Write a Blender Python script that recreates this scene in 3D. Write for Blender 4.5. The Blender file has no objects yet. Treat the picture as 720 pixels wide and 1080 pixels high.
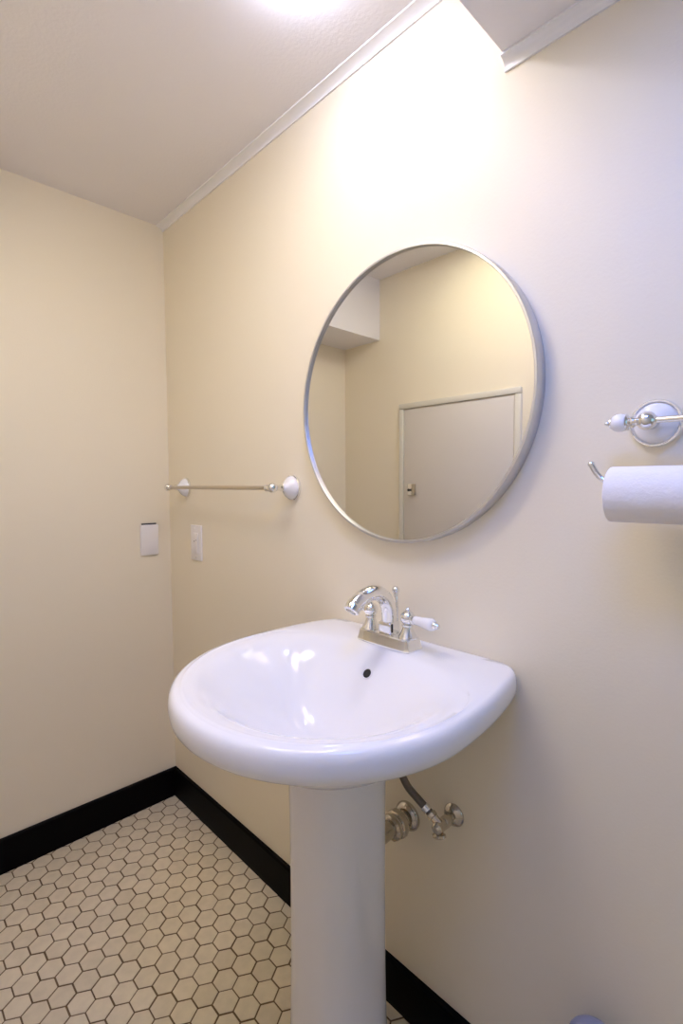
import bpy, bmesh, math, random
from mathutils import Vector, Matrix
random.seed(4)
PI = math.pi
SC = bpy.context.scene
COL = SC.collection

# ------------------------------------------------------------------ materials
def mat(name, col, rough=.5, metal=0., spec=.5, coat=0., bump=None, var=None):
    m = bpy.data.materials.new(name); m.use_nodes = True
    nt = m.node_tree; N = nt.nodes; b = N['Principled BSDF']
    b.inputs['Base Color'].default_value = (*col, 1)
    b.inputs['Roughness'].default_value = rough
    b.inputs['Metallic'].default_value = metal
    b.inputs['Specular IOR Level'].default_value = spec
    b.inputs['Coat Weight'].default_value = coat
    b.inputs['Coat Roughness'].default_value = .05
    tc = N.new('ShaderNodeTexCoord')
    if bump:
        sc, st, dist = bump
        n = N.new('ShaderNodeTexNoise'); n.inputs['Scale'].default_value = sc; n.inputs['Detail'].default_value = 3
        bp = N.new('ShaderNodeBump'); bp.inputs['Strength'].default_value = st; bp.inputs['Distance'].default_value = dist
        nt.links.new(tc.outputs['Object'], n.inputs['Vector']); nt.links.new(n.outputs['Fac'], bp.inputs['Height'])
        nt.links.new(bp.outputs['Normal'], b.inputs['Normal'])
    if var:
        sc, amt = var
        n = N.new('ShaderNodeTexNoise'); n.inputs['Scale'].default_value = sc; n.inputs['Detail'].default_value = 4
        mx = N.new('ShaderNodeMix'); mx.data_type = 'RGBA'
        mx.inputs[6].default_value = (*[c*(1-amt) for c in col], 1); mx.inputs[7].default_value = (*[min(1, c*(1+amt)) for c in col], 1)
        nt.links.new(tc.outputs['Object'], n.inputs['Vector']); nt.links.new(n.outputs['Fac'], mx.inputs[0])
        nt.links.new(mx.outputs[2], b.inputs['Base Color'])
    return m

WALL = mat('cream_wall_paint', (.845, .772, .615), .48, spec=.4, bump=(190, .10, .003), var=(2.5, .015))
CEIL = mat('white_ceiling_paint', (.81, .79, .81), .6, spec=.3, bump=(130, .18, .003), var=(3, .02))
TRIM = mat('white_trim_paint', (.86, .85, .85), .3, var=(6, .02))
DOORM = mat('greige_door_paint', (.66, .62, .57), .4, var=(4, .03))
CASING = mat('putty_casing_paint', (.70, .67, .58), .4, var=(4, .03))
BASEB = mat('black_baseboard_gloss', (.003, .0022, .0025), .5, spec=.06, bump=(60, .1, .002))
GROUT = mat('brown_grout', (.17, .118, .068), .9, spec=.1, var=(25, .45))
PORC = mat('white_porcelain', (.86, .85, .86), .10, spec=.5, coat=.0, var=(5, .01))
CHROME = mat('polished_chrome', (.86, .86, .85), .07, 1., var=(20, .02))
NICKEL = mat('brushed_nickel', (.63, .63, .64), .38, 1., bump=(300, .05, .001), var=(40, .04))
BARM = mat('satin_warm_nickel', (.62, .55, .44), .28, 1., var=(30, .04))
GLASS = mat('silvered_mirror', (.80, .80, .775), .0, 1.)
PLAST = mat('white_plastic_plate', (.84, .81, .80), .35, var=(12, .02))
DARK = mat('near_black', (.012, .01, .01), .6, var=(20, .2))
PAPER = mat('white_tissue_paper', (.88, .85, .84), .95, spec=.1, bump=(90, .35, .003), var=(60, .02))
CARD = mat('brown_cardboard', (.45, .33, .2), .9, var=(60, .1))
HOSE = mat('grey_braided_hose', (.17, .14, .115), .4, .5, bump=(500, .6, .001), var=(200, .25))
CAN = mat('blue_grey_plastic', (.34, .36, .50), .3, var=(10, .03))
OLDCHROME = mat('dull_chrome', (.60, .55, .47), .13, 1., bump=(80, .2, .001), var=(60, .25))

def tile_mat():
    m = mat('cream_hex_tile', (.64, .56, .44), .34, spec=.45)
    nt = m.node_tree; N = nt.nodes; b = N['Principled BSDF']
    g = N.new('ShaderNodeNewGeometry'); r = N.new('ShaderNodeValToRGB')
    r.color_ramp.elements[0].color = (.77, .675, .505, 1); r.color_ramp.elements[1].color = (.85, .75, .57, 1)
    n = N.new('ShaderNodeTexNoise'); n.inputs['Scale'].default_value = 38; n.inputs['Detail'].default_value = 6
    tc = N.new('ShaderNodeTexCoord'); nt.links.new(tc.outputs['Object'], n.inputs['Vector'])
    mx = N.new('ShaderNodeMix'); mx.data_type = 'RGBA'; mx.blend_type = 'MULTIPLY'; mx.inputs[0].default_value = .25
    nt.links.new(g.outputs['Random Per Island'], r.inputs['Fac']); nt.links.new(r.outputs['Color'], mx.inputs[6])
    nt.links.new(n.outputs['Fac'], mx.inputs[7]); nt.links.new(mx.outputs[2], b.inputs['Base Color'])
    return m
TILE = tile_mat()

def emis(name, col, s):
    m = bpy.data.materials.new(name); m.use_nodes = True
    b = m.node_tree.nodes['Principled BSDF']
    b.inputs['Base Color'].default_value = (*col, 1)
    b.inputs['Emission Color'].default_value = (*col, 1); b.inputs['Emission Strength'].default_value = s
    return m

# ------------------------------------------------------------------ helpers
def link(name, bm, m, parent=None, smooth=True, angle=40):
    me = bpy.data.meshes.new(name)
    bmesh.ops.recalc_face_normals(bm, faces=bm.faces)
    bm.to_mesh(me); bm.free()
    for mm in (m if isinstance(m, (list, tuple)) else [m]): me.materials.append(mm)
    if smooth:
        me.polygons.foreach_set('use_smooth', [True]*len(me.polygons))
        try: me.set_sharp_from_angle(angle=math.radians(angle))
        except Exception: pass
    o = bpy.data.objects.new(name, me); COL.objects.link(o)
    if parent is not None:
        o.parent = parent
        o.matrix_parent_inverse = Matrix.Translation(-Vector(world_loc(parent)))
    return o
def world_loc(o):
    v = Vector(o.location)
    return v if o.parent is None else v     # parts carry identity transforms
def thing(name, label, cat, loc=(0, 0, 0), group=None):
    o = bpy.data.objects.new(name, None); COL.objects.link(o); o.location = loc
    o.empty_display_size = .05
    o['label'] = label; o['category'] = cat
    if group: o['group'] = group
    return o
def tag(o, label, cat):
    o['label'] = label; o['category'] = cat; return o
def struct(name, bm, m, parent=None, **k):
    o = link(name, bm, m, parent, **k)
    if parent is None: o['kind'] = 'structure'
    return o
def box(bm, lo, hi, bev=0., seg=2, mi=0):
    r = bmesh.ops.create_cube(bm, size=1)
    vs = r['verts']
    for v in vs:
        v.co = Vector([lo[i] + (v.co[i]+.5)*(hi[i]-lo[i]) for i in range(3)])
    fs = list({f for v in vs for f in v.link_faces})
    for f in fs: f.material_index = mi
    if bev:
        es = list({e for v in vs for e in v.link_edges})
        bmesh.ops.bevel(bm, geom=es, offset=bev, segments=seg, affect='EDGES', profile=.5)
    return bm
def frame_from(d):
    d = Vector(d).normalized()
    a = Vector((0, 0, 1)) if abs(d.z) < .9 else Vector((1, 0, 0))
    u = a.cross(d).normalized(); v = d.cross(u)
    return u, v, d
def lathe(bm, prof, org, axis=(0, 0, 1), n=40, sx=1., sy=1.):
    """prof: list of (radius, height along axis)"""
    u, v, d = frame_from(axis); org = Vector(org); rings = []
    for r, h in prof:
        if r < 1e-6: rings.append([bm.verts.new(org+d*h)])
        else: rings.append([bm.verts.new(org+d*h+u*(r*sx*math.cos(2*PI*k/n))+v*(r*sy*math.sin(2*PI*k/n))) for k in range(n)])
    bridge(bm, rings, n)
    return bm
def bridge(bm, rings, n, mi=0):
    for a, b in zip(rings, rings[1:]):
        for k in range(n):
            k2 = (k+1) % n
            if len(a) == 1 and len(b) == 1: continue
            if len(a) == 1: f = [a[0], b[k], b[k2]]
            elif len(b) == 1: f = [a[k], b[0], a[k2]]
            else: f = [a[k], b[k], b[k2], a[k2]]
            bm.faces.new(f).material_index = mi
    for r in (rings[0], rings[-1]):
        if len(r) > 2:
            bm.faces.new(r).material_index = mi
def spline(pts, per=8):
    P = [Vector(p) for p in pts]; out = []
    for i in range(len(P)-1):
        p0 = P[max(i-1, 0)]; p1 = P[i]; p2 = P[i+1]; p3 = P[min(i+2, len(P)-1)]
        for k in range(per):
            t = k/per
            out.append(.5*((2*p1)+(p2-p0)*t+(2*p0-5*p1+4*p2-p3)*t*t+(3*p1-p0-3*p2+p3)*t**3))
    out.append(P[-1]); return out
def tube(bm, pts, rad, n=20, smooth=True, per=8, flat=None):
    """rad: number or list per control point; flat: (su, sv) per control point"""
    m = len(pts)
    path = spline(pts, per) if smooth else [Vector(p) for p in pts]
    def lerp(L, i):
        if not isinstance(L, (list, tuple)): return L
        t = i/(len(path)-1)*(m-1); k = min(int(t), m-2); f = t-k
        if isinstance(L[0], (list, tuple)): return [L[k][j]*(1-f)+L[k+1][j]*f for j in range(len(L[0]))]
        return L[k]*(1-f)+L[k+1]*f
    rings = []; u = None
    for i, p in enumerate(path):
        d = (path[min(i+1, len(path)-1)]-path[max(i-1, 0)]).normalized()
        if u is None: u = frame_from(d)[0]
        u = (u-d*u.dot(d)).normalized(); v = d.cross(u)
        r = lerp(rad, i); su, sv = lerp(flat, i) if flat else (1, 1)
        rings.append([bm.verts.new(p+u*(r*su*math.cos(2*PI*k/n))+v*(r*sv*math.sin(2*PI*k/n))) for k in range(n)])
    bridge(bm, rings, n); return bm
def B(): return bmesh.new()
def arc(r, a0, a1, n, cr=0, ch=0):
    return [(cr+r*math.cos(a0+(a1-a0)*i/n), ch+r*math.sin(a0+(a1-a0)*i/n)) for i in range(n+1)]
def ball(r, h, n=14, a0=-PI/2, a1=PI/2):
    return [(max(0, r*math.cos(a)) if abs(math.cos(a)) > 1e-5 else 0, h+r*math.sin(a)) for a in [a0+(a1-a0)*i/n for i in range(n+1)]]

# ------------------------------------------------------------------ room
H = 2.147; XR = 3.1; YF = -.985; T = .08
HB = .108; TB = .0132
SX = 1.36; SZ = 1.944        # lowered ceiling starts at SX, underside at SZ
struct('wall_left', box(B(), (-T, YF-T, -.02), (0, T, H+T)), WALL, smooth=False)
struct('wall_back', box(B(), (0, 0, -.02), (XR+T, T, H+T)), WALL, smooth=False)
struct('wall_front', box(B(), (0, YF-T, -.02), (XR+T, YF, H+T)), WALL, smooth=False)
struct('wall_right', box(B(), (XR, YF, -.02), (XR+T, 0, H+T)), WALL, smooth=False)
struct('ceiling', box(B(), (0, YF, H), (XR, 0, H+T)), CEIL, smooth=False)
# lowered ceiling over the near half of the room, and the boxed-in corner soffit seen in the mirror
struct('ceiling', box(B(), (SX, YF, SZ), (XR, 0, H)), CEIL, smooth=False)
bm = B(); box(bm, (0, YF, 1.872), (.232, -.625, H), mi=0)
struct('trim_3', bm, CEIL, smooth=False)

# floor: hexagonal tiles set in grout
bm = B()
box(bm, (0, YF, -.02), (XR, 0, -.0012), mi=1)
px_, py_ = .0468, .0540
ax0, ay0 = .738, -.2279
Rt = .0540/math.sqrt(3)-.0021
def clip_hex(cx, cy, lo, hi, R):
    P = [(cx+R*math.cos(k*PI/3), cy+R*math.sin(k*PI/3)) for k in range(6)]
    for axis, val, sgn in ((0, lo[0], 1), (0, hi[0], -1), (1, lo[1], 1), (1, hi[1], -1)):
        Q = []
        for i in range(len(P)):
            a, b = P[i-1], P[i]; da, db = sgn*(a[axis]-val), sgn*(b[axis]-val)
            if (da >= 0) != (db >= 0):
                t = da/(da-db); Q.append((a[0]+(b[0]-a[0])*t, a[1]+(b[1]-a[1])*t))
            if db >= 0: Q.append(b)
        P = Q
        if len(P) < 3: return None
    return P
for i in range(-18, 54):
    for j in range(-17, 8):
        cx = ax0+i*px_; cy = ay0+j*py_+(.5*py_ if i % 2 else 0)
        cx += random.uniform(-.0006, .0006); cy += random.uniform(-.0006, .0006)
        P = clip_hex(cx, cy, (.002, YF), (XR, -.002), Rt)
        if not P: continue
        ctr = Vector((sum(p[0] for p in P)/len(P), sum(p[1] for p in P)/len(P), 0))
        tz = random.uniform(-.0002, .0002)
        bot = [bm.verts.new((p[0], p[1], -.0016)) for p in P]
        mid = [bm.verts.new((p[0], p[1], -.0006+tz)) for p in P]
        top = [bm.verts.new(Vector((p[0], p[1], tz))*1.0+(ctr-Vector((p[0], p[1], 0)))*.045) for p in P]
        n = len(P)
        for a, b in ((bot, mid), (mid, top)):
            for k in range(n): bm.faces.new((a[k], a[(k+1) % n], b[(k+1) % n], b[k]))
        bm.faces.new(top)
struct('floor', bm, [TILE, GROUT], smooth=False)

def base_profile(bm, along, lo, hi):
    """black baseboard with eased top, extruded along an axis"""
    prof = [(0, 0), (TB, 0), (TB, HB-.006), (TB-.0015, HB-.002), (TB-.004, HB), (0, HB)]
    rings = []
    for t in (lo, hi):
        if along == 'x': rings.append([bm.verts.new((t, -a, z)) for a, z in prof])
        else: rings.append([bm.verts.new((a, t, z)) for a, z in prof])
    bridge(bm, rings, len(prof)); return bm
struct('baseboard_back', base_profile(B(), 'x', TB, XR), BASEB, smooth=False)
struct('baseboard_left', base_profile(B(), 'y', YF, 0), BASEB, smooth=False)

def cove(bm, x0, x1, z, drop, out):
    prof = [(0, z), (out, z), (out, z-.004)]
    for k in range(1, 8):
        a = k/8*PI/2
        prof.append((out-(out-.004)*math.sin(a)*1.0, z-.004-(drop-.008)*(1-math.cos(a))))
    prof += [(.004, z-drop), (0, z-drop)]
    rings = [[bm.verts.new((t, -a, zz)) for a, zz in prof] for t in (x0, x1)]
    bridge(bm, rings, len(prof)); return bm
struct('trim_1', cove(B(), 0, SX, H, .016, .027), TRIM, angle=30)
struct('trim_2', cove(B(), SX-.004, XR, SZ, .022, .020), TRIM, angle=30)

# door in the wall behind the camera, seen in the mirror
bm = B()
dx0, dx1, dz = .386, .908, 1.532
box(bm, (dx0, YF-.03, .012), (dx1, YF+.010, dz), .002)
door = struct('door_1', bm, DOORM, angle=30)
bm = B()
cw = .028
box(bm, (dx0-cw, YF-.02, 0), (dx0-.003, YF+.014, dz+.003), .003)
box(bm, (dx1+.003, YF-.02, 0), (dx1+cw, YF+.014, dz+.003), .003)
box(bm, (dx0-cw, YF-.02, dz+.004), (dx1+cw, YF+.014, dz+.028), .003)
struct('trim_4', bm, CASING, angle=30)
bm = B(); box(bm, (.412, YF+.010, 1.152), (.441, YF+.016, 1.202), .0015)
lp = link('latch_plate', bm, CHROME, door)
bm = B(); box(bm, (.4415, YF+.0102, 1.152), (.454, YF+.030, 1.202), .002)
link('latch_bolt', bm, OLDCHROME, lp)
bm = B(); lathe(bm, [(.0045, 0), (.005, .003), (.0045, .012), (.006, .016), (.006, .02), (0, .022)], (.430, YF+.015, 1.175), (0, 1, 0), 16)
link('latch_knob', bm, DARK, lp)

# ------------------------------------------------------------------ round mirror
MX, MZ, MR, MD = 1.1335, 1.3815, .3035, .031
t = thing('round_mirror', 'round wall mirror in a thin brushed metal frame above the sink', 'mirror', (MX, 0, MZ))
bm = B()
prof = [(MR-.012, 0.0005), (MR, .0005), (MR, MD-.0015), (MR-.0012, MD), (MR-.0052, MD), (MR-.0062, MD-.001), (MR-.0062, MD-.010), (MR-.012, MD-.010)]
u, v, d = frame_from((0, -1, 0)); n = 160; rings = []
for r, h in prof: rings.append([bm.verts.new(Vector((MX, 0, MZ))+d*h+u*(r*math.cos(2*PI*k/n))+v*(r*math.sin(2*PI*k/n))) for k in range(n)])
rings.append(rings[0])
for a, b in zip(rings, rings[1:]):
    for k in range(n): bm.faces.new((a[k], b[k], b[(k+1) % n], a[(k+1) % n]))
link('frame', bm, NICKEL, t)
bm = B(); lathe(bm, [(0, MD-.012), (MR-.0064, MD-.012), (MR-.0064, MD-.0065), (0, MD-.0065)], (MX, 0, MZ), (0, -1, 0), 160)
link('mirror_glass', bm, GLASS, t)

# ------------------------------------------------------------------ pedestal sink
XC = 1.156; ZR = .871
sink = thing('pedestal_sink', 'white porcelain pedestal sink with oval basin against the wall under the mirror', 'sink', (XC, -.235, 0))
NA = 144
YB = -.0015                 # back edge touches the wall
CY = -.25
def outline(A, BF, BB, yb, hb, NP=NA):
    """closed plan curve: oval front, sides running back to a straight edge at yb"""
    pts = []
    for k in range(NP):
        a = 2*PI*k/NP - PI/2         # start at the front
        c, s = math.cos(a), math.sin(a)
        b = BF if s < 0 else BB
        r = 1/math.sqrt((c/A)**2+(s/b)**2)
        x, y = r*c, r*s
        lim = yb-CY
        if y > lim:
            q = lim/max(s, 1e-6); x, y = q*c, lim
        pts.append((x, y))
    # soften the back corners a little
    for _ in range(2):
        pts = [((pts[i-1][0]+2*pts[i][0]+pts[(i+1) % NP][0])/4, min(yb-CY, (pts[i-1][1]+2*pts[i][1]+pts[(i+1) % NP][1])/4)) for i in range(NP)]
    return [Vector((XC+x, CY+y, 0)) for x, y in pts]
AO, BFO, BBO = .283, .273, .490
OUT = outline(AO, BFO, BBO, YB, 0)
IN_A, IN_F, IN_B = .250, .238, .146
ICY = -.242
def inner(f):
    """bowl opening, scaled by f about its own centre"""
    pts = []
    for k in range(NA):
        a = 2*PI*k/NA-PI/2; c, s = math.cos(a), math.sin(a)
        e = 2.25 if s > 0 else 2.05
        b = IN_B if s > 0 else IN_F
        r = (abs(c/IN_A)**e+abs(s/b)**e)**(-1/e)
        pts.append(Vector((XC+r*c*f, ICY+r*s*f, 0)))
    return pts
def shrink(d):
    o = []
    for p in OUT:
        cx, cy = XC, CY
        v = Vector((p.x-cx, p.y-cy, 0)); L = v.length
        q = Vector((cx, cy, 0))+v*((L-d)/L)
        # the back edge stays against the wall
        w = min(1, max(0, (p.y+.03)/.03))
        q.y = q.y*(1-w)+p.y*w
        o.append(q)
    return o
def lift(P, z): return [Vector((p.x, p.y, z(p) if callable(z) else z)) for p in P]
rings = []
def ped_ring(f, z):
    return [Vector((XC+.078*f*math.cos(2*PI*k/NA-PI/2), -.225+.085*f*math.sin(2*PI*k/NA-PI/2), z)) for k in range(NA)]
def mixr(P, Q, t, z): return [Vector((p.x*(1-t)+q.x*t, p.y*(1-t)+q.y*t, z)) for p, q in zip(P, Q)]
P0 = ped_ring(1, 0)
rings.append(lift(P0, .712))
rings.append(lift(P0, .714))
S0 = shrink(.045)
for tt, z in ((.25, .720), (.45, .735), (.62, .759), (.78, .789), (.9, .814), (.97, .821)): rings.append(mixr(P0, S0, tt, z))
# lip: squarish roll, flat-fronted
LT = ZR; LB = .8215
for k in range(0, 15):
    a = -PI/2+PI*k/14
    ca, sa = max(0, math.cos(a)), math.sin(a)
    cx = ca**(2/2.6); sz = math.copysign(abs(sa)**(2/2.3), sa)
    d_ = .017*(1-cx)
    rings.append(lift(shrink(d_), (LT+LB)/2+(LT-LB)/2*sz))
I1 = inner(1.05)
TOPI = shrink(.0175)
def topz(t): return ZR+.0015*math.sin(t*PI)
for tt in (.15, .35, .55, .75, .9): rings.append([Vector((p.x*(1-tt)+q.x*tt, p.y*(1-tt)+q.y*tt, topz(tt))) for p, q in zip(TOPI, I1)])
# bowl: gentle front slope, steep back, soft rolled edge all round
DEP = .143
def ease(q, a=.16, b=.22):
    """0..1 ramp, straight in the middle with eased ends"""
    T_ = 1-a/2-b/2
    if q < a: return q*q/(2*a)/T_
    if q < 1-b: return (q-a/2)/T_
    return 1-(1-q)**2/(2*b)/T_
for k in range(0, 29):
    f = 1.05*(1-k/30); sdep = 1-f/1.05
    wb = min(1, sdep/.80); zb = .5-.5*math.cos(PI*wb); zf = ease(min(1, sdep/.97))
    q = inner(f); dy = -.055*(1-f); row = []
    for i, p in enumerate(q):
        sn = math.sin(2*PI*i/NA-PI/2)
        wf = min(1, max(0, .5-.8*sn)); wf = wf*wf*(3-2*wf)
        row.append(Vector((p.x, p.y+dy, ZR-DEP*(zb*(1-wf)+zf*wf))))
    rings.append(row)
bm = B(); VR = [[bm.verts.new((p.x, p.y, p.z-.009*min(1, max(0, (-p.y-.10)/.40)))) for p in r] for r in rings]
bridge(bm, VR, NA)
basin = link('basin', bm, PORC, sink, angle=60)
bx = (XC, ICY-.055*.97)
bm = B(); lathe(bm, [(.0, .004), (.012, .0035), (.019, .003), (.0225, .0015), (.0225, -.004), (0, -.004)], (bx[0], bx[1], ZR-DEP-.0050), n=32)
link('drain', bm, CHROME, basin)

# pedestal column: rounded-square plan, flaring at head and foot
def pedring(hw, hd, z, e=2.7, cy=-.221):
    out = []
    for k in range(96):
        a = 2*PI*k/96; c, s = math.cos(a), math.sin(a)
        r = (abs(c/hw)**e+abs(s/hd)**e)**(-1/e)
        out.append(Vector((XC-.006+r*c, cy+r*s, z)))
    return out
bm = B(); R = []
for hw, hd, z in ((.120, .125, 0), (.122, .127, .006), (.121, .126, .03), (.112, .116, .05), (.096, .102, .075), (.086, .092, .11), (.082, .087, .18), (.0805, .085, .30), (.080, .084, .45), (.081, .084, .58), (.082, .085, .66), (.085, .088, .70), (.087, .090, .712), (.088, .091, .716)):
    R.append([bm.verts.new(p) for p in pedring(hw, hd, z)])
bridge(bm, R, 96)
link('pedestal', bm, PORC, sink, angle=60)

# overflow hole in the back slope of the bowl
from mathutils.bvhtree import BVHTree
_bv = BVHTree.FromPolygons([v.co.copy() for v in basin.data.vertices], [tuple(q.vertices) for q in basin.data.polygons])
ov, nrm, _i, _d = _bv.ray_cast(Vector((XC, -.30, .8315)), Vector((0, 1, 0)))
if nrm.y > 0: nrm = -nrm
bm = B()
OVC = ov
lathe(bm, [(.0085, -.002), (.0112, -.001), (.0115, .0012), (.0100, .0016), (.0088, .0006), (.0084, -.001)], OVC, nrm, 28, 1.0, 1.0)
link('overflow_ring', bm, PORC, basin)
bm = B(); lathe(bm, [(0, .0009), (.0088, .0009), (.0088, -.002), (0, -.002)], OVC, nrm, 28)
link('overflow_hole', bm, DARK, basin)['label'] = 'small dark overflow hole'

# ------------------------------------------------------------------ faucet
FX, FY, FZ = 1.146, -.068, ZR+.0005
fau = thing('faucet', 'chrome two-handle faucet with arched spout on the back of the sink', 'faucet', (FX, FY, FZ))
def rect_ring(hx, hy, z, e, n=64):
    o = []
    for k in range(n):
        a = 2*PI*k/n; c, s = math.cos(a), math.sin(a)
        r = (abs(c/hx)**e+abs(s/hy)**e)**(-1/e)
        o.append(Vector((FX+r*c, FY+r*s, FZ+z)))
    return o
bm = B(); R = [[bm.verts.new(p) for p in rect_ring(hx, hy, z, e)] for hx, hy, z, e in
    ((.0715, .0260, 0, 9), (.0715, .0260, .003, 9), (.0702, .0248, .0055, 9), (.0685, .0232, .015, 9), (.0672, .0220, .0215, 9), (.0655, .0200, .0240, 9))]
bridge(bm, R, 64)
link('base_plate', bm, CHROME, fau, angle=25)
def handle(hx, sgn, ang):
    o = (FX+hx, FY, FZ+.0235)
    bm = B()
    lathe(bm, [(.0185, 0), (.0190, .002), (.0180, .0045), (.0150, .010), (.0122, .016), (.0105, .0205), (.0100, .023), (.0120, .0245), (.0120, .027), (.0100, .0285), (.0110, .0300)] +
          [(r, h) for r, h in ball(.0152, .0400, 12, -PI*.25, PI*.38)] + [(.0050, .0560), (.0040, .0585), (.0015, .0610), (0, .0615)], o, n=36)
    h = link('handle', bm, CHROME, fau, angle=35)
    d = Vector((sgn*math.cos(ang), -math.sin(ang), .03)).normalized()
    c = Vector(o)+Vector((0, 0, .0395))
    bm = B(); lathe(bm, [(.0080, .011), (.0095, .0140), (.0095, .018), (.0075, .0195), (.0075, .0205)], c, d, 24)
    link('lever_collar', bm, CHROME, h)
    bm = B(); lathe(bm, [(.0070, .0200), (.0085, .0225), (.0088, .027), (.0092, .036), (.0106, .049), (.0118, .060), (.0119, .067), (.0100, .0725), (.0070, .0745)], c, d, 28)
    link('lever', bm, PORC, h)['label'] = 'white porcelain lever'
    bm = B(); lathe(bm, [(.0072, .0740), (.0074, .0765), (.0060, .0785), (.0050, .0800), (.0058, .0825), (.0038, .0855), (0, .0862)], c, d, 20)
    link('lever_cap', bm, CHROME, h)
handle(.050, 1, math.radians(10)); handle(-.050, -1, math.radians(-12))
bm = B()
sp = [(FX, FY+.002, FZ+.022), (FX, FY+.002, FZ+.050), (FX, FY-.002, FZ+.078), (FX, FY-.016, FZ+.100), (FX, FY-.043, FZ+.1135), (FX, FY-.076, FZ+.1110), (FX, FY-.103, FZ+.0970)]
tube(bm, sp, [.0160, .0156, .0154, .0155, .0156, .0154, .0148], 28, per=8)
spout = link('spout', bm, CHROME, fau, angle=50)
bm = B(); box(bm, (FX-.0165, FY-.0155, FZ+.0235), (FX+.0165, FY+.0175, FZ+.0480), .004, 3)
blk = link('spout_block', bm, CHROME, spout)
bm = B(); box(bm, (FX+.0160, FY-.0120, FZ+.028), (FX+.0169, FY-.0065, FZ+.0460))
link('dark_bar', bm, DARK, blk)  # narrow dark bar on the block's side face
bm = B(); dd = (Vector(sp[-1])-Vector(sp[-2])).normalized()
dd = (dd+Vector((0, 0, -.55))).normalized()
lathe(bm, [(.0140, -.005), (.0156, -.001), (.0158, .001), (.0158, .011), (.0134, .0125), (.0105, .0128), (.0100, .008), (0, .008)], Vector(sp[-1]), dd, 28)
link('aerator', bm, CHROME, spout)
bm = B(); tube(bm, [(FX+.004, FY+.0215, FZ+.022), (FX+.004, FY+.0225, FZ+.06), (FX+.003, FY+.0225, FZ+.085), (FX, FY+.0225, FZ+.104)], .0036, 12)
lathe(bm, [(.007, 0), (.007, .004), (.0055, .006), (.004, .007)], (FX+.004, FY+.0205, FZ+.023), n=16)
rod = link('lift_rod', bm, CHROME, fau)
bm = B(); lathe(bm, [(.004, -.006), (.0055, -.002), (.005, 0)] + ball(.0082, .0085, 10, -PI*.3, PI/2), (FX, FY+.0225, FZ+.101), n=24)
link('lift_knob', bm, CHROME, rod)

# ------------------------------------------------------------------ plumbing behind the pedestal
trap = thing('drain_trap', 'dull chrome drain trap pipe entering the wall close behind the pedestal', 'pipe', (1.147, 0, .475))
TX, TZ = 1.145, .468
bm = B(); tube(bm, [(TX, 0, TZ), (TX, -.05, TZ), (TX, -.09, TZ), (TX, -.136, TZ-.004)], .018, 24)
link('trap_pipe', bm, OLDCHROME, trap)
bm = B(); lathe(bm, [(.0185, 0), (.0315, 0), (.032, .003), (.030, .008), (.025, .013), (.0215, .015), (.020, .0155)], (TX, 0, TZ), (0, -1, 0), 40)
link('wall_flange', bm, OLDCHROME, trap)
bm = B(); lathe(bm, [(.0182, .030), (.028, .031), (.0300, .034), (.0300, .046), (.028, .048), (.0255, .049), (.0245, .052), (.0275, .054), (.0275, .060), (.0225, .064), (.0182, .065)], (TX, 0, TZ), (0, -1, 0), 10)
link('slip_nut', bm, OLDCHROME, trap, angle=25)

stop = thing('shutoff_valve', 'small chrome water shutoff valve on the wall right of the pedestal', 'valve', (1.262, 0, .525))
VX, VZ = 1.264, .528
bm = B(); lathe(bm, [(.009, 0), (.0225, 0), (.023, .003), (.020, .008), (.012, .012), (.009, .013)], (VX, 0, VZ), (0, -1, 0), 36)
link('escutcheon', bm, OLDCHROME, stop)
bm = B(); lathe(bm, [(.0078, .002), (.0078, .026), (.0115, .027), (.0118, .036), (.0100, .040), (.0115, .042), (.0115, .062), (.0090, .066), (.0060, .068), (0, .068)], (VX, 0, VZ), (0, -1, 0), 24)
lathe(bm, [(.0085, 0), (.0085, .016), (.0105, .017), (.0105, .024), (.0085, .026)], (VX, -.052, VZ+.004), (-.85, -.05, .55), 12)
body = link('valve_body', bm, OLDCHROME, stop, angle=30)
bm = B(); tube(bm, [(VX, -.052, VZ-.008), (VX, -.053, VZ-.013)], .0045, 12, smooth=False)
lathe(bm, [(0, -.004), (.008, -.004), (.0115, -.001), (.0115, .003), (.008, .006), (0, .006)], (VX, -.054, VZ-.0165), (.45, -.2, -1), 28, 1.0, 1.7)
link('valve_handle', bm, OLDCHROME, body, angle=30)
hs = thing('supply_hose', 'dark flexible supply hose running from the shutoff valve up under the basin', 'hose', (1.25, -.055, .55))
bm = B(); tube(bm, [(VX-.020, -.053, VZ+.0165), (VX-.034, -.055, VZ+.026), (VX-.053, -.058, VZ+.039), (VX-.074, -.062, VZ+.056), (VX-.090, -.066, VZ+.088), (VX-.095, -.069, VZ+.130), (VX-.095, -.070, .708)], .0078, 18)
link('hose', bm, HOSE, hs)
bm = B(); lathe(bm, [(.0080, -.004), (.0096, -.003), (.0096, .008), (.0080, .009)], (VX-.0285, -.0543, VZ+.0222), (-.81, -.1, .56), 20)
link('hose_ferrule', bm, CHROME, hs)
bm = B(); lathe(bm, [(.0080, -.004), (.0115, -.003), (.0115, .010), (.0080, .011)], (VX-.095, -.0700, .690), (0, 0, 1), 6)
link('coupling_nut', bm, CHROME, hs, angle=20)

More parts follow.
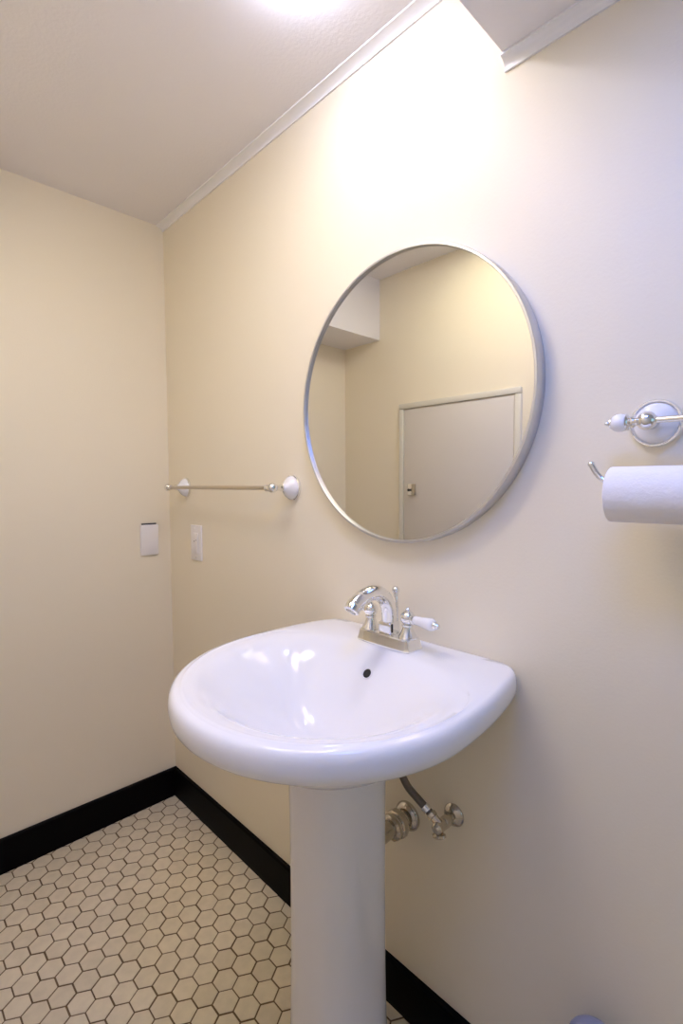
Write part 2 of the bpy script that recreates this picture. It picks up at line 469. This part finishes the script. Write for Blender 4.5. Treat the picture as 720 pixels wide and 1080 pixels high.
# ------------------------------------------------------------------ towel bar
tb = thing('towel_bar', 'satin metal towel bar with white porcelain rosettes left of the mirror', 'towel bar', (.43, 0, 1.194))
BY, BZ = -.069, 1.194
def rosette(parent, x, z, R, ringm, name='rosette'):
    bm = B(); lathe(bm, [(0, -.001), (R, -.001), (R*1.01, .003), (R*.99, .0055), (R*.93, .007), (R*.90, .0065), (0, .006)], (x, 0, z), (0, -1, 0), 48)
    r = link('rosette_ring', bm, ringm, parent, angle=35)
    bm = B(); lathe(bm, [(R*.91, .0050), (R*.90, .009), (R*.83, .0135), (R*.70, .0185), (R*.52, .0235), (R*.36, .028), (R*.27, .033), (R*.25, .038), (0, .038)], (x, 0, z), (0, -1, 0), 48)
    link('porcelain_dome', bm, PORC, r, angle=60)['label'] = 'white porcelain dome'
    return r
for x, sg in ((.748, 1), (.138, -1)):
    r = rosette(tb, x, BZ, .0345, CHROME)
    bm = B(); lathe(bm, [(.0085, .036), (.010, .039), (.0095, .043), (.0075, .048), (.0085, .055)] + [(a, h) for a, h in ball(.0135, .069, 12, -PI*.3, PI/2)], (x, 0, BZ), (0, -1, 0), 32)
    link('post', bm, CHROME, tb)
    bm = B(); lathe(bm, [(.0075, .010), (.0095, .0125), (.0095, .016), (.0065, .018), (.0075, .021), (.0095, .0245), (.0080, .0285), (.0065, .030)], (x, BY, BZ), (-sg, 0, 0), 24)
    link('collar', bm, CHROME, tb)
bm = B(); lathe(bm, [(.0058, 0), (.0058, .568)], (.159, BY, BZ), (1, 0, 0), 24)
link('bar', bm, BARM, tb)

# ------------------------------------------------------------------ plates
pl = thing('light_switch', 'white wall switch plate on the mirror wall below the towel bar', 'switch', (.209, 0, 1.0))
bm = B(); box(bm, (.173, -.0055, .939), (.245, .002, 1.062), .0015)
plate = link('cover_plate', bm, PLAST, pl)
bm = B(); box(bm, (.192, -.0078, .966), (.226, -.0050, 1.035), .0012)
rk = link('rocker', bm, PLAST, plate)
for z in (.949, 1.052):
    bm = B(); lathe(bm, [(0, .0052), (.0032, .0052), (.0030, .0066), (0, .0070)], (.209, 0, z), (0, -1, 0), 14)
    link('screw', bm, CHROME, plate)
bm = B(); lathe(bm, [(.0022, .0075), (.0022, .0086), (0, .0088)], (.203, 0, 1.006), (0, -1, 0), 12)
lathe(bm, [(.0016, .0075), (.0016, .0083), (0, .0085)], (.215, 0, 1.010), (0, -1, 0), 12)
link('indicator', bm, DARK, rk)

bp = thing('blank_cover_plate', 'white blank cover plate on the left wall near the corner', 'wall plate', (0, -.084, 1.0))
bm = B()
# plate leans out at the top, dark strip paints the shadow line above it
box(bm, (-.002, -.117, .945), (.0085, -.050, 1.058), .003)
for v in bm.verts:
    if v.co.z > 1.0: v.co.x += .0035
link('plate', bm, PLAST, bp)
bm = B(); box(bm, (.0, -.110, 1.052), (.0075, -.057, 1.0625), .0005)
link('gap_shadow', bm, DARK, bp)['label'] = 'dark strip for the shadow line above the plate'

# ------------------------------------------------------------------ toilet paper holder and roll
th = thing('toilet_paper_holder', 'chrome toilet paper holder with round porcelain rosette right of the mirror', 'toilet paper holder', (1.602, 0, 1.291))
PX, PZ, PY = 1.604, 1.290, -.060
bm = B(); R_ = .0345
lathe(bm, [(0, -.001), (R_, -.001), (R_*1.02, .003), (R_*1.01, .0065), (R_*.96, .0095), (R_*.90, .0095), (R_*.86, .0065), (0, .006)], (PX, 0, PZ), (0, -1, 0), 56)
r = link('rosette_ring', bm, CHROME, th, angle=35)
bm = B(); lathe(bm, [(R_*.86, .005), (R_*.845, .008), (R_*.78, .0115), (R_*.64, .0150), (R_*.46, .0180), (R_*.34, .0205), (R_*.28, .0235), (0, .0235)], (PX, 0, PZ), (0, -1, 0), 56)
link('porcelain_dome', bm, PORC, r, angle=60)['label'] = 'white porcelain dome'
bm = B(); lathe(bm, [(.0095, .021), (.0105, .024), (.0095, .028), (.0078, .032), (.0088, .037)] + ball(.0132, .050, 14, -PI*.3, PI/2), (PX, 0, PZ), (0, -1, 0), 36)
post = link('post', bm, CHROME, th)
bm = B(); lathe(bm, [(.0065, .010), (.0055, .014), (.0085, .0165), (.0085, .019), (.006, .021), (.0105, .0235), (.0115, .0255)], (PX, -.050, PZ), (-1, 0, 0), 28)
link('finial_collar', bm, CHROME, post)
bm = B(); lathe(bm, [(.0095, .0245), (.0115, .027), (.0128, .032), (.0125, .038), (.0105, .0430), (.0075, .0455)], (PX, -.050, PZ), (-1, 0, 0), 32)
link('porcelain_finial', bm, PORC, post, angle=60)['label'] = 'white porcelain finial'
bm = B(); lathe(bm, [(.0080, .0445), (.0078, .047), (.0045, .0480), (.0035, .0490)] + ball(.0038, .0515, 8, -PI*.3, PI/2), (PX, -.050, PZ), (-1, 0, 0), 20)
link('finial_tip', bm, CHROME, post)
RZ = 1.187; RY = -.080; RC = .0205
bz = RZ+RC-.0052
bm = B()
tube(bm, [(PX+.008, -.050, PZ), (PX+.06, -.056, PZ-.001), (PX+.105, -.066, PZ-.001), (PX+.128, -.071, PZ-.012), (PX+.132, -.076, PZ-.045), (PX+.126, -.080, bz+.012), (PX+.105, RY, bz), (PX+.03, RY, bz), (PX-.026, RY, bz), (PX-.043, RY, bz+.004), (PX-.054, RY, bz+.014), (PX-.061, RY-.001, bz+.027)], .0043, 18)
link('arm', bm, CHROME, th)
bm = B(); lathe(bm, ball(.0048, 0, 8), (PX-.0615, RY-.001, bz+.028), n=16)
link('arm_tip', bm, CHROME, th)
roll = thing('toilet_paper_roll', 'white toilet paper roll hanging on the chrome holder arm', 'toilet paper', (1.62, RY, RZ))
RR = .0388
bm = B(); n = 64; x0, x1 = 1.570, 1.675
u, v, d = frame_from((1, 0, 0)); rings = []
for r_, x in ((RC, x0), (RR-.001, x0), (RR, x0+.001), (RR, x1-.001), (RR-.001, x1), (RC, x1)):
    rings.append([bm.verts.new(Vector((x, RY, RZ))+u*(r_*math.cos(2*PI*k/n))+v*(r_*math.sin(2*PI*k/n))) for k in range(n)])
rings.append(rings[0])
for a, b in zip(rings, rings[1:]):
    for k in range(n): bm.faces.new((a[k], b[k], b[(k+1) % n], a[(k+1) % n]))
link('paper', bm, PAPER, roll, angle=30)
bm = B(); rings = []
for r_, x in ((RC-.0012, x0), (RC-.0001, x0), (RC-.0001, x1), (RC-.0012, x1)):
    rings.append([bm.verts.new(Vector((x, RY, RZ))+u*(r_*math.cos(2*PI*k/n))+v*(r_*math.sin(2*PI*k/n))) for k in range(n)])
rings.append(rings[0])
for a, b in zip(rings, rings[1:]):
    for k in range(n): bm.faces.new((a[k], b[k], b[(k+1) % n], a[(k+1) % n]))
link('core', bm, CARD, roll, angle=30)

# ------------------------------------------------------------------ canister at the bottom edge of the photo
cn = thing('lidded_canister', 'bluish grey rounded canister top by the wall at the bottom right edge', 'canister', (1.562, -.07, 0))
bm = B(); lathe(bm, [(0, 0), (.042, 0), (.045, .003), (.042, .03), (.038, .12), (.0345, .25), (.0340, .325), (0, .325)], (1.562, -.07, 0), n=48)
link('body', bm, CAN, cn)
bm = B(); lathe(bm, [(.0, .326), (.0350, .326), (.0372, .329), (.0372, .341), (.0355, .348), (.031, .3535), (.026, .3560), (.022, .3580), (.0, .3595)], (1.562, -.07, 0), n=48)
link('lid', bm, CAN, cn)

# ------------------------------------------------------------------ lamp, added fill panels and fill window
LA = (0.743, 0.779, 1.000); SA = 140
LBC = (0.133, 0.295, 1.000); SB = 21
LX, LY = 1.085, -.25
lamp = thing('ceiling_light', 'round white glass ceiling light close above the mirror', 'ceiling light', (LX, LY, H))
bm = B(); lathe(bm, [(0, 0), (.038, 0), (.039, .003), (.036, .006), (0, .006)], (LX, LY, H), (0, 0, -1), 48)
link('canopy', bm, TRIM, lamp)
bm = B(); lathe(bm, [(.030, .005), (.036, .008), (.038, .013), (.037, .019), (.032, .025), (.022, .0295), (.010, .0315), (0, .032)], (LX, LY, H), (0, 0, -1), 48)
link('glass_shade', bm, emis('warm_lit_glass', LA, SA), lamp)

PX0, PX1, PY0, PY1 = 1.50, 1.85, -.74, -.46  # added panel, stands in for cool light bounced off the ceiling
fill_cool = thing('fill_light_panel', 'added cool fill panel, out of view under the lowered ceiling', 'ceiling light', (1.675, -.60, SZ))
bm = B(); box(bm, (PX0, PY0, SZ-.022), (PX1, PY1, SZ), .004)
link('fill_panel_frame', bm, TRIM, fill_cool, smooth=False)
bm = B(); box(bm, (PX0+.012, PY0+.012, SZ-.0235), (PX1-.012, PY1-.012, SZ-.0215))
link('fill_diffuser', bm, emis('cool_fill_glow', LBC, SB), fill_cool, smooth=False)

DX0, DX1, DY0, DY1 = .72, 1.00, -.82, -.59  # unseen panel added to lift the left wall and floor
LDC = (1.000, 0.973, 0.784); SD = 18.5
fill_warm = thing('fill_light_panel', 'added warm fill panel, out of view on the high ceiling', 'ceiling light', ((DX0+DX1)/2, (DY0+DY1)/2, H))
bm = B(); box(bm, (DX0, DY0, H-.022), (DX1, DY1, H), .004)
link('fill_panel_frame', bm, TRIM, fill_warm, smooth=False)
bm = B(); box(bm, (DX0+.012, DY0+.012, H-.0235), (DX1-.012, DY1-.012, H-.0215))
link('fill_diffuser', bm, emis('warm_fill_glow', LDC, SD), fill_warm, smooth=False)

EX0, EX1, EY0, EY1 = .98, 1.30, -.68, -.44  # another added panel, placed and tinted to balance the room's brightness
LEC = (1.000, 0.805, 0.734); SE = 15.4
fill_neutral = thing('fill_light_panel', 'added neutral fill panel, out of view beside the lowered ceiling', 'ceiling light', ((EX0+EX1)/2, (EY0+EY1)/2, H))
bm = B(); box(bm, (EX0, EY0, H-.022), (EX1, EY1, H), .004)
link('fill_panel_frame', bm, TRIM, fill_neutral, smooth=False)
bm = B(); box(bm, (EX0+.012, EY0+.012, H-.0235), (EX1-.012, EY1-.012, H-.0215))
link('fill_diffuser', bm, emis('neutral_fill_glow', LEC, SE), fill_neutral, smooth=False)

WY0, WY1, WZ0, WZ1 = -.80, -.20, .95, 1.75  # made-up window out of view, a weak cool fill from the right
LWC = (0.500, 0.833, 1.000); SW = 0.6
bm = B()
for lo, hi in (((XR-.02, WY0-.05, WZ0-.05), (XR, WY1+.05, WZ0)), ((XR-.02, WY0-.05, WZ1), (XR, WY1+.05, WZ1+.05)), ((XR-.02, WY0-.05, WZ0), (XR, WY0, WZ1)), ((XR-.02, WY1, WZ0), (XR, WY1+.05, WZ1))):
    box(bm, lo, hi)
fill_win = struct('fill_window_1', bm, TRIM, smooth=False)
bm = B(); box(bm, (XR-.008, WY0, WZ0), (XR-.002, WY1, WZ1))
link('fill_pane', bm, emis('cool_fill_pane', LWC, SW), fill_win, smooth=False)

# ------------------------------------------------------------------ world, camera, view
w = bpy.data.worlds.new('World'); SC.world = w; w.use_nodes = True
w.node_tree.nodes['Background'].inputs['Color'].default_value = (.5, .55, .7, 1)
w.node_tree.nodes['Background'].inputs['Strength'].default_value = .2

yaw, pitch, roll_ = -.80175846, -.05620686, -.00488829
f = Vector((math.sin(yaw)*math.cos(pitch), math.cos(yaw)*math.cos(pitch), math.sin(pitch)))
r = Vector((math.cos(yaw), -math.sin(yaw), 0)); u = r.cross(f)
r2 = r*math.cos(roll_)+u*math.sin(roll_); u2 = -r*math.sin(roll_)+u*math.cos(roll_)
cam = bpy.data.cameras.new('camera'); co = bpy.data.objects.new('camera', cam); COL.objects.link(co)
M = Matrix((( r2.x, u2.x, -f.x, 1.81387), (r2.y, u2.y, -f.y, -.84925), (r2.z, u2.z, -f.z, 1.20373), (0, 0, 0, 1)))
co.matrix_world = M
cam.sensor_fit = 'VERTICAL'; cam.sensor_height = 36; cam.lens = 527.306/1080*36
cam.clip_start = .01; cam.clip_end = 50
SC.camera = co
vs = SC.view_settings
vs.view_transform = 'Standard'; vs.look = 'None'; vs.exposure = 0; vs.gamma = 1; vs.use_curve_mapping = False
SC.cycles.max_bounces = 12; SC.cycles.diffuse_bounces = 8; SC.cycles.glossy_bounces = 6
SC.cycles.use_denoising = True
SC.cycles.sample_clamp_indirect = 4
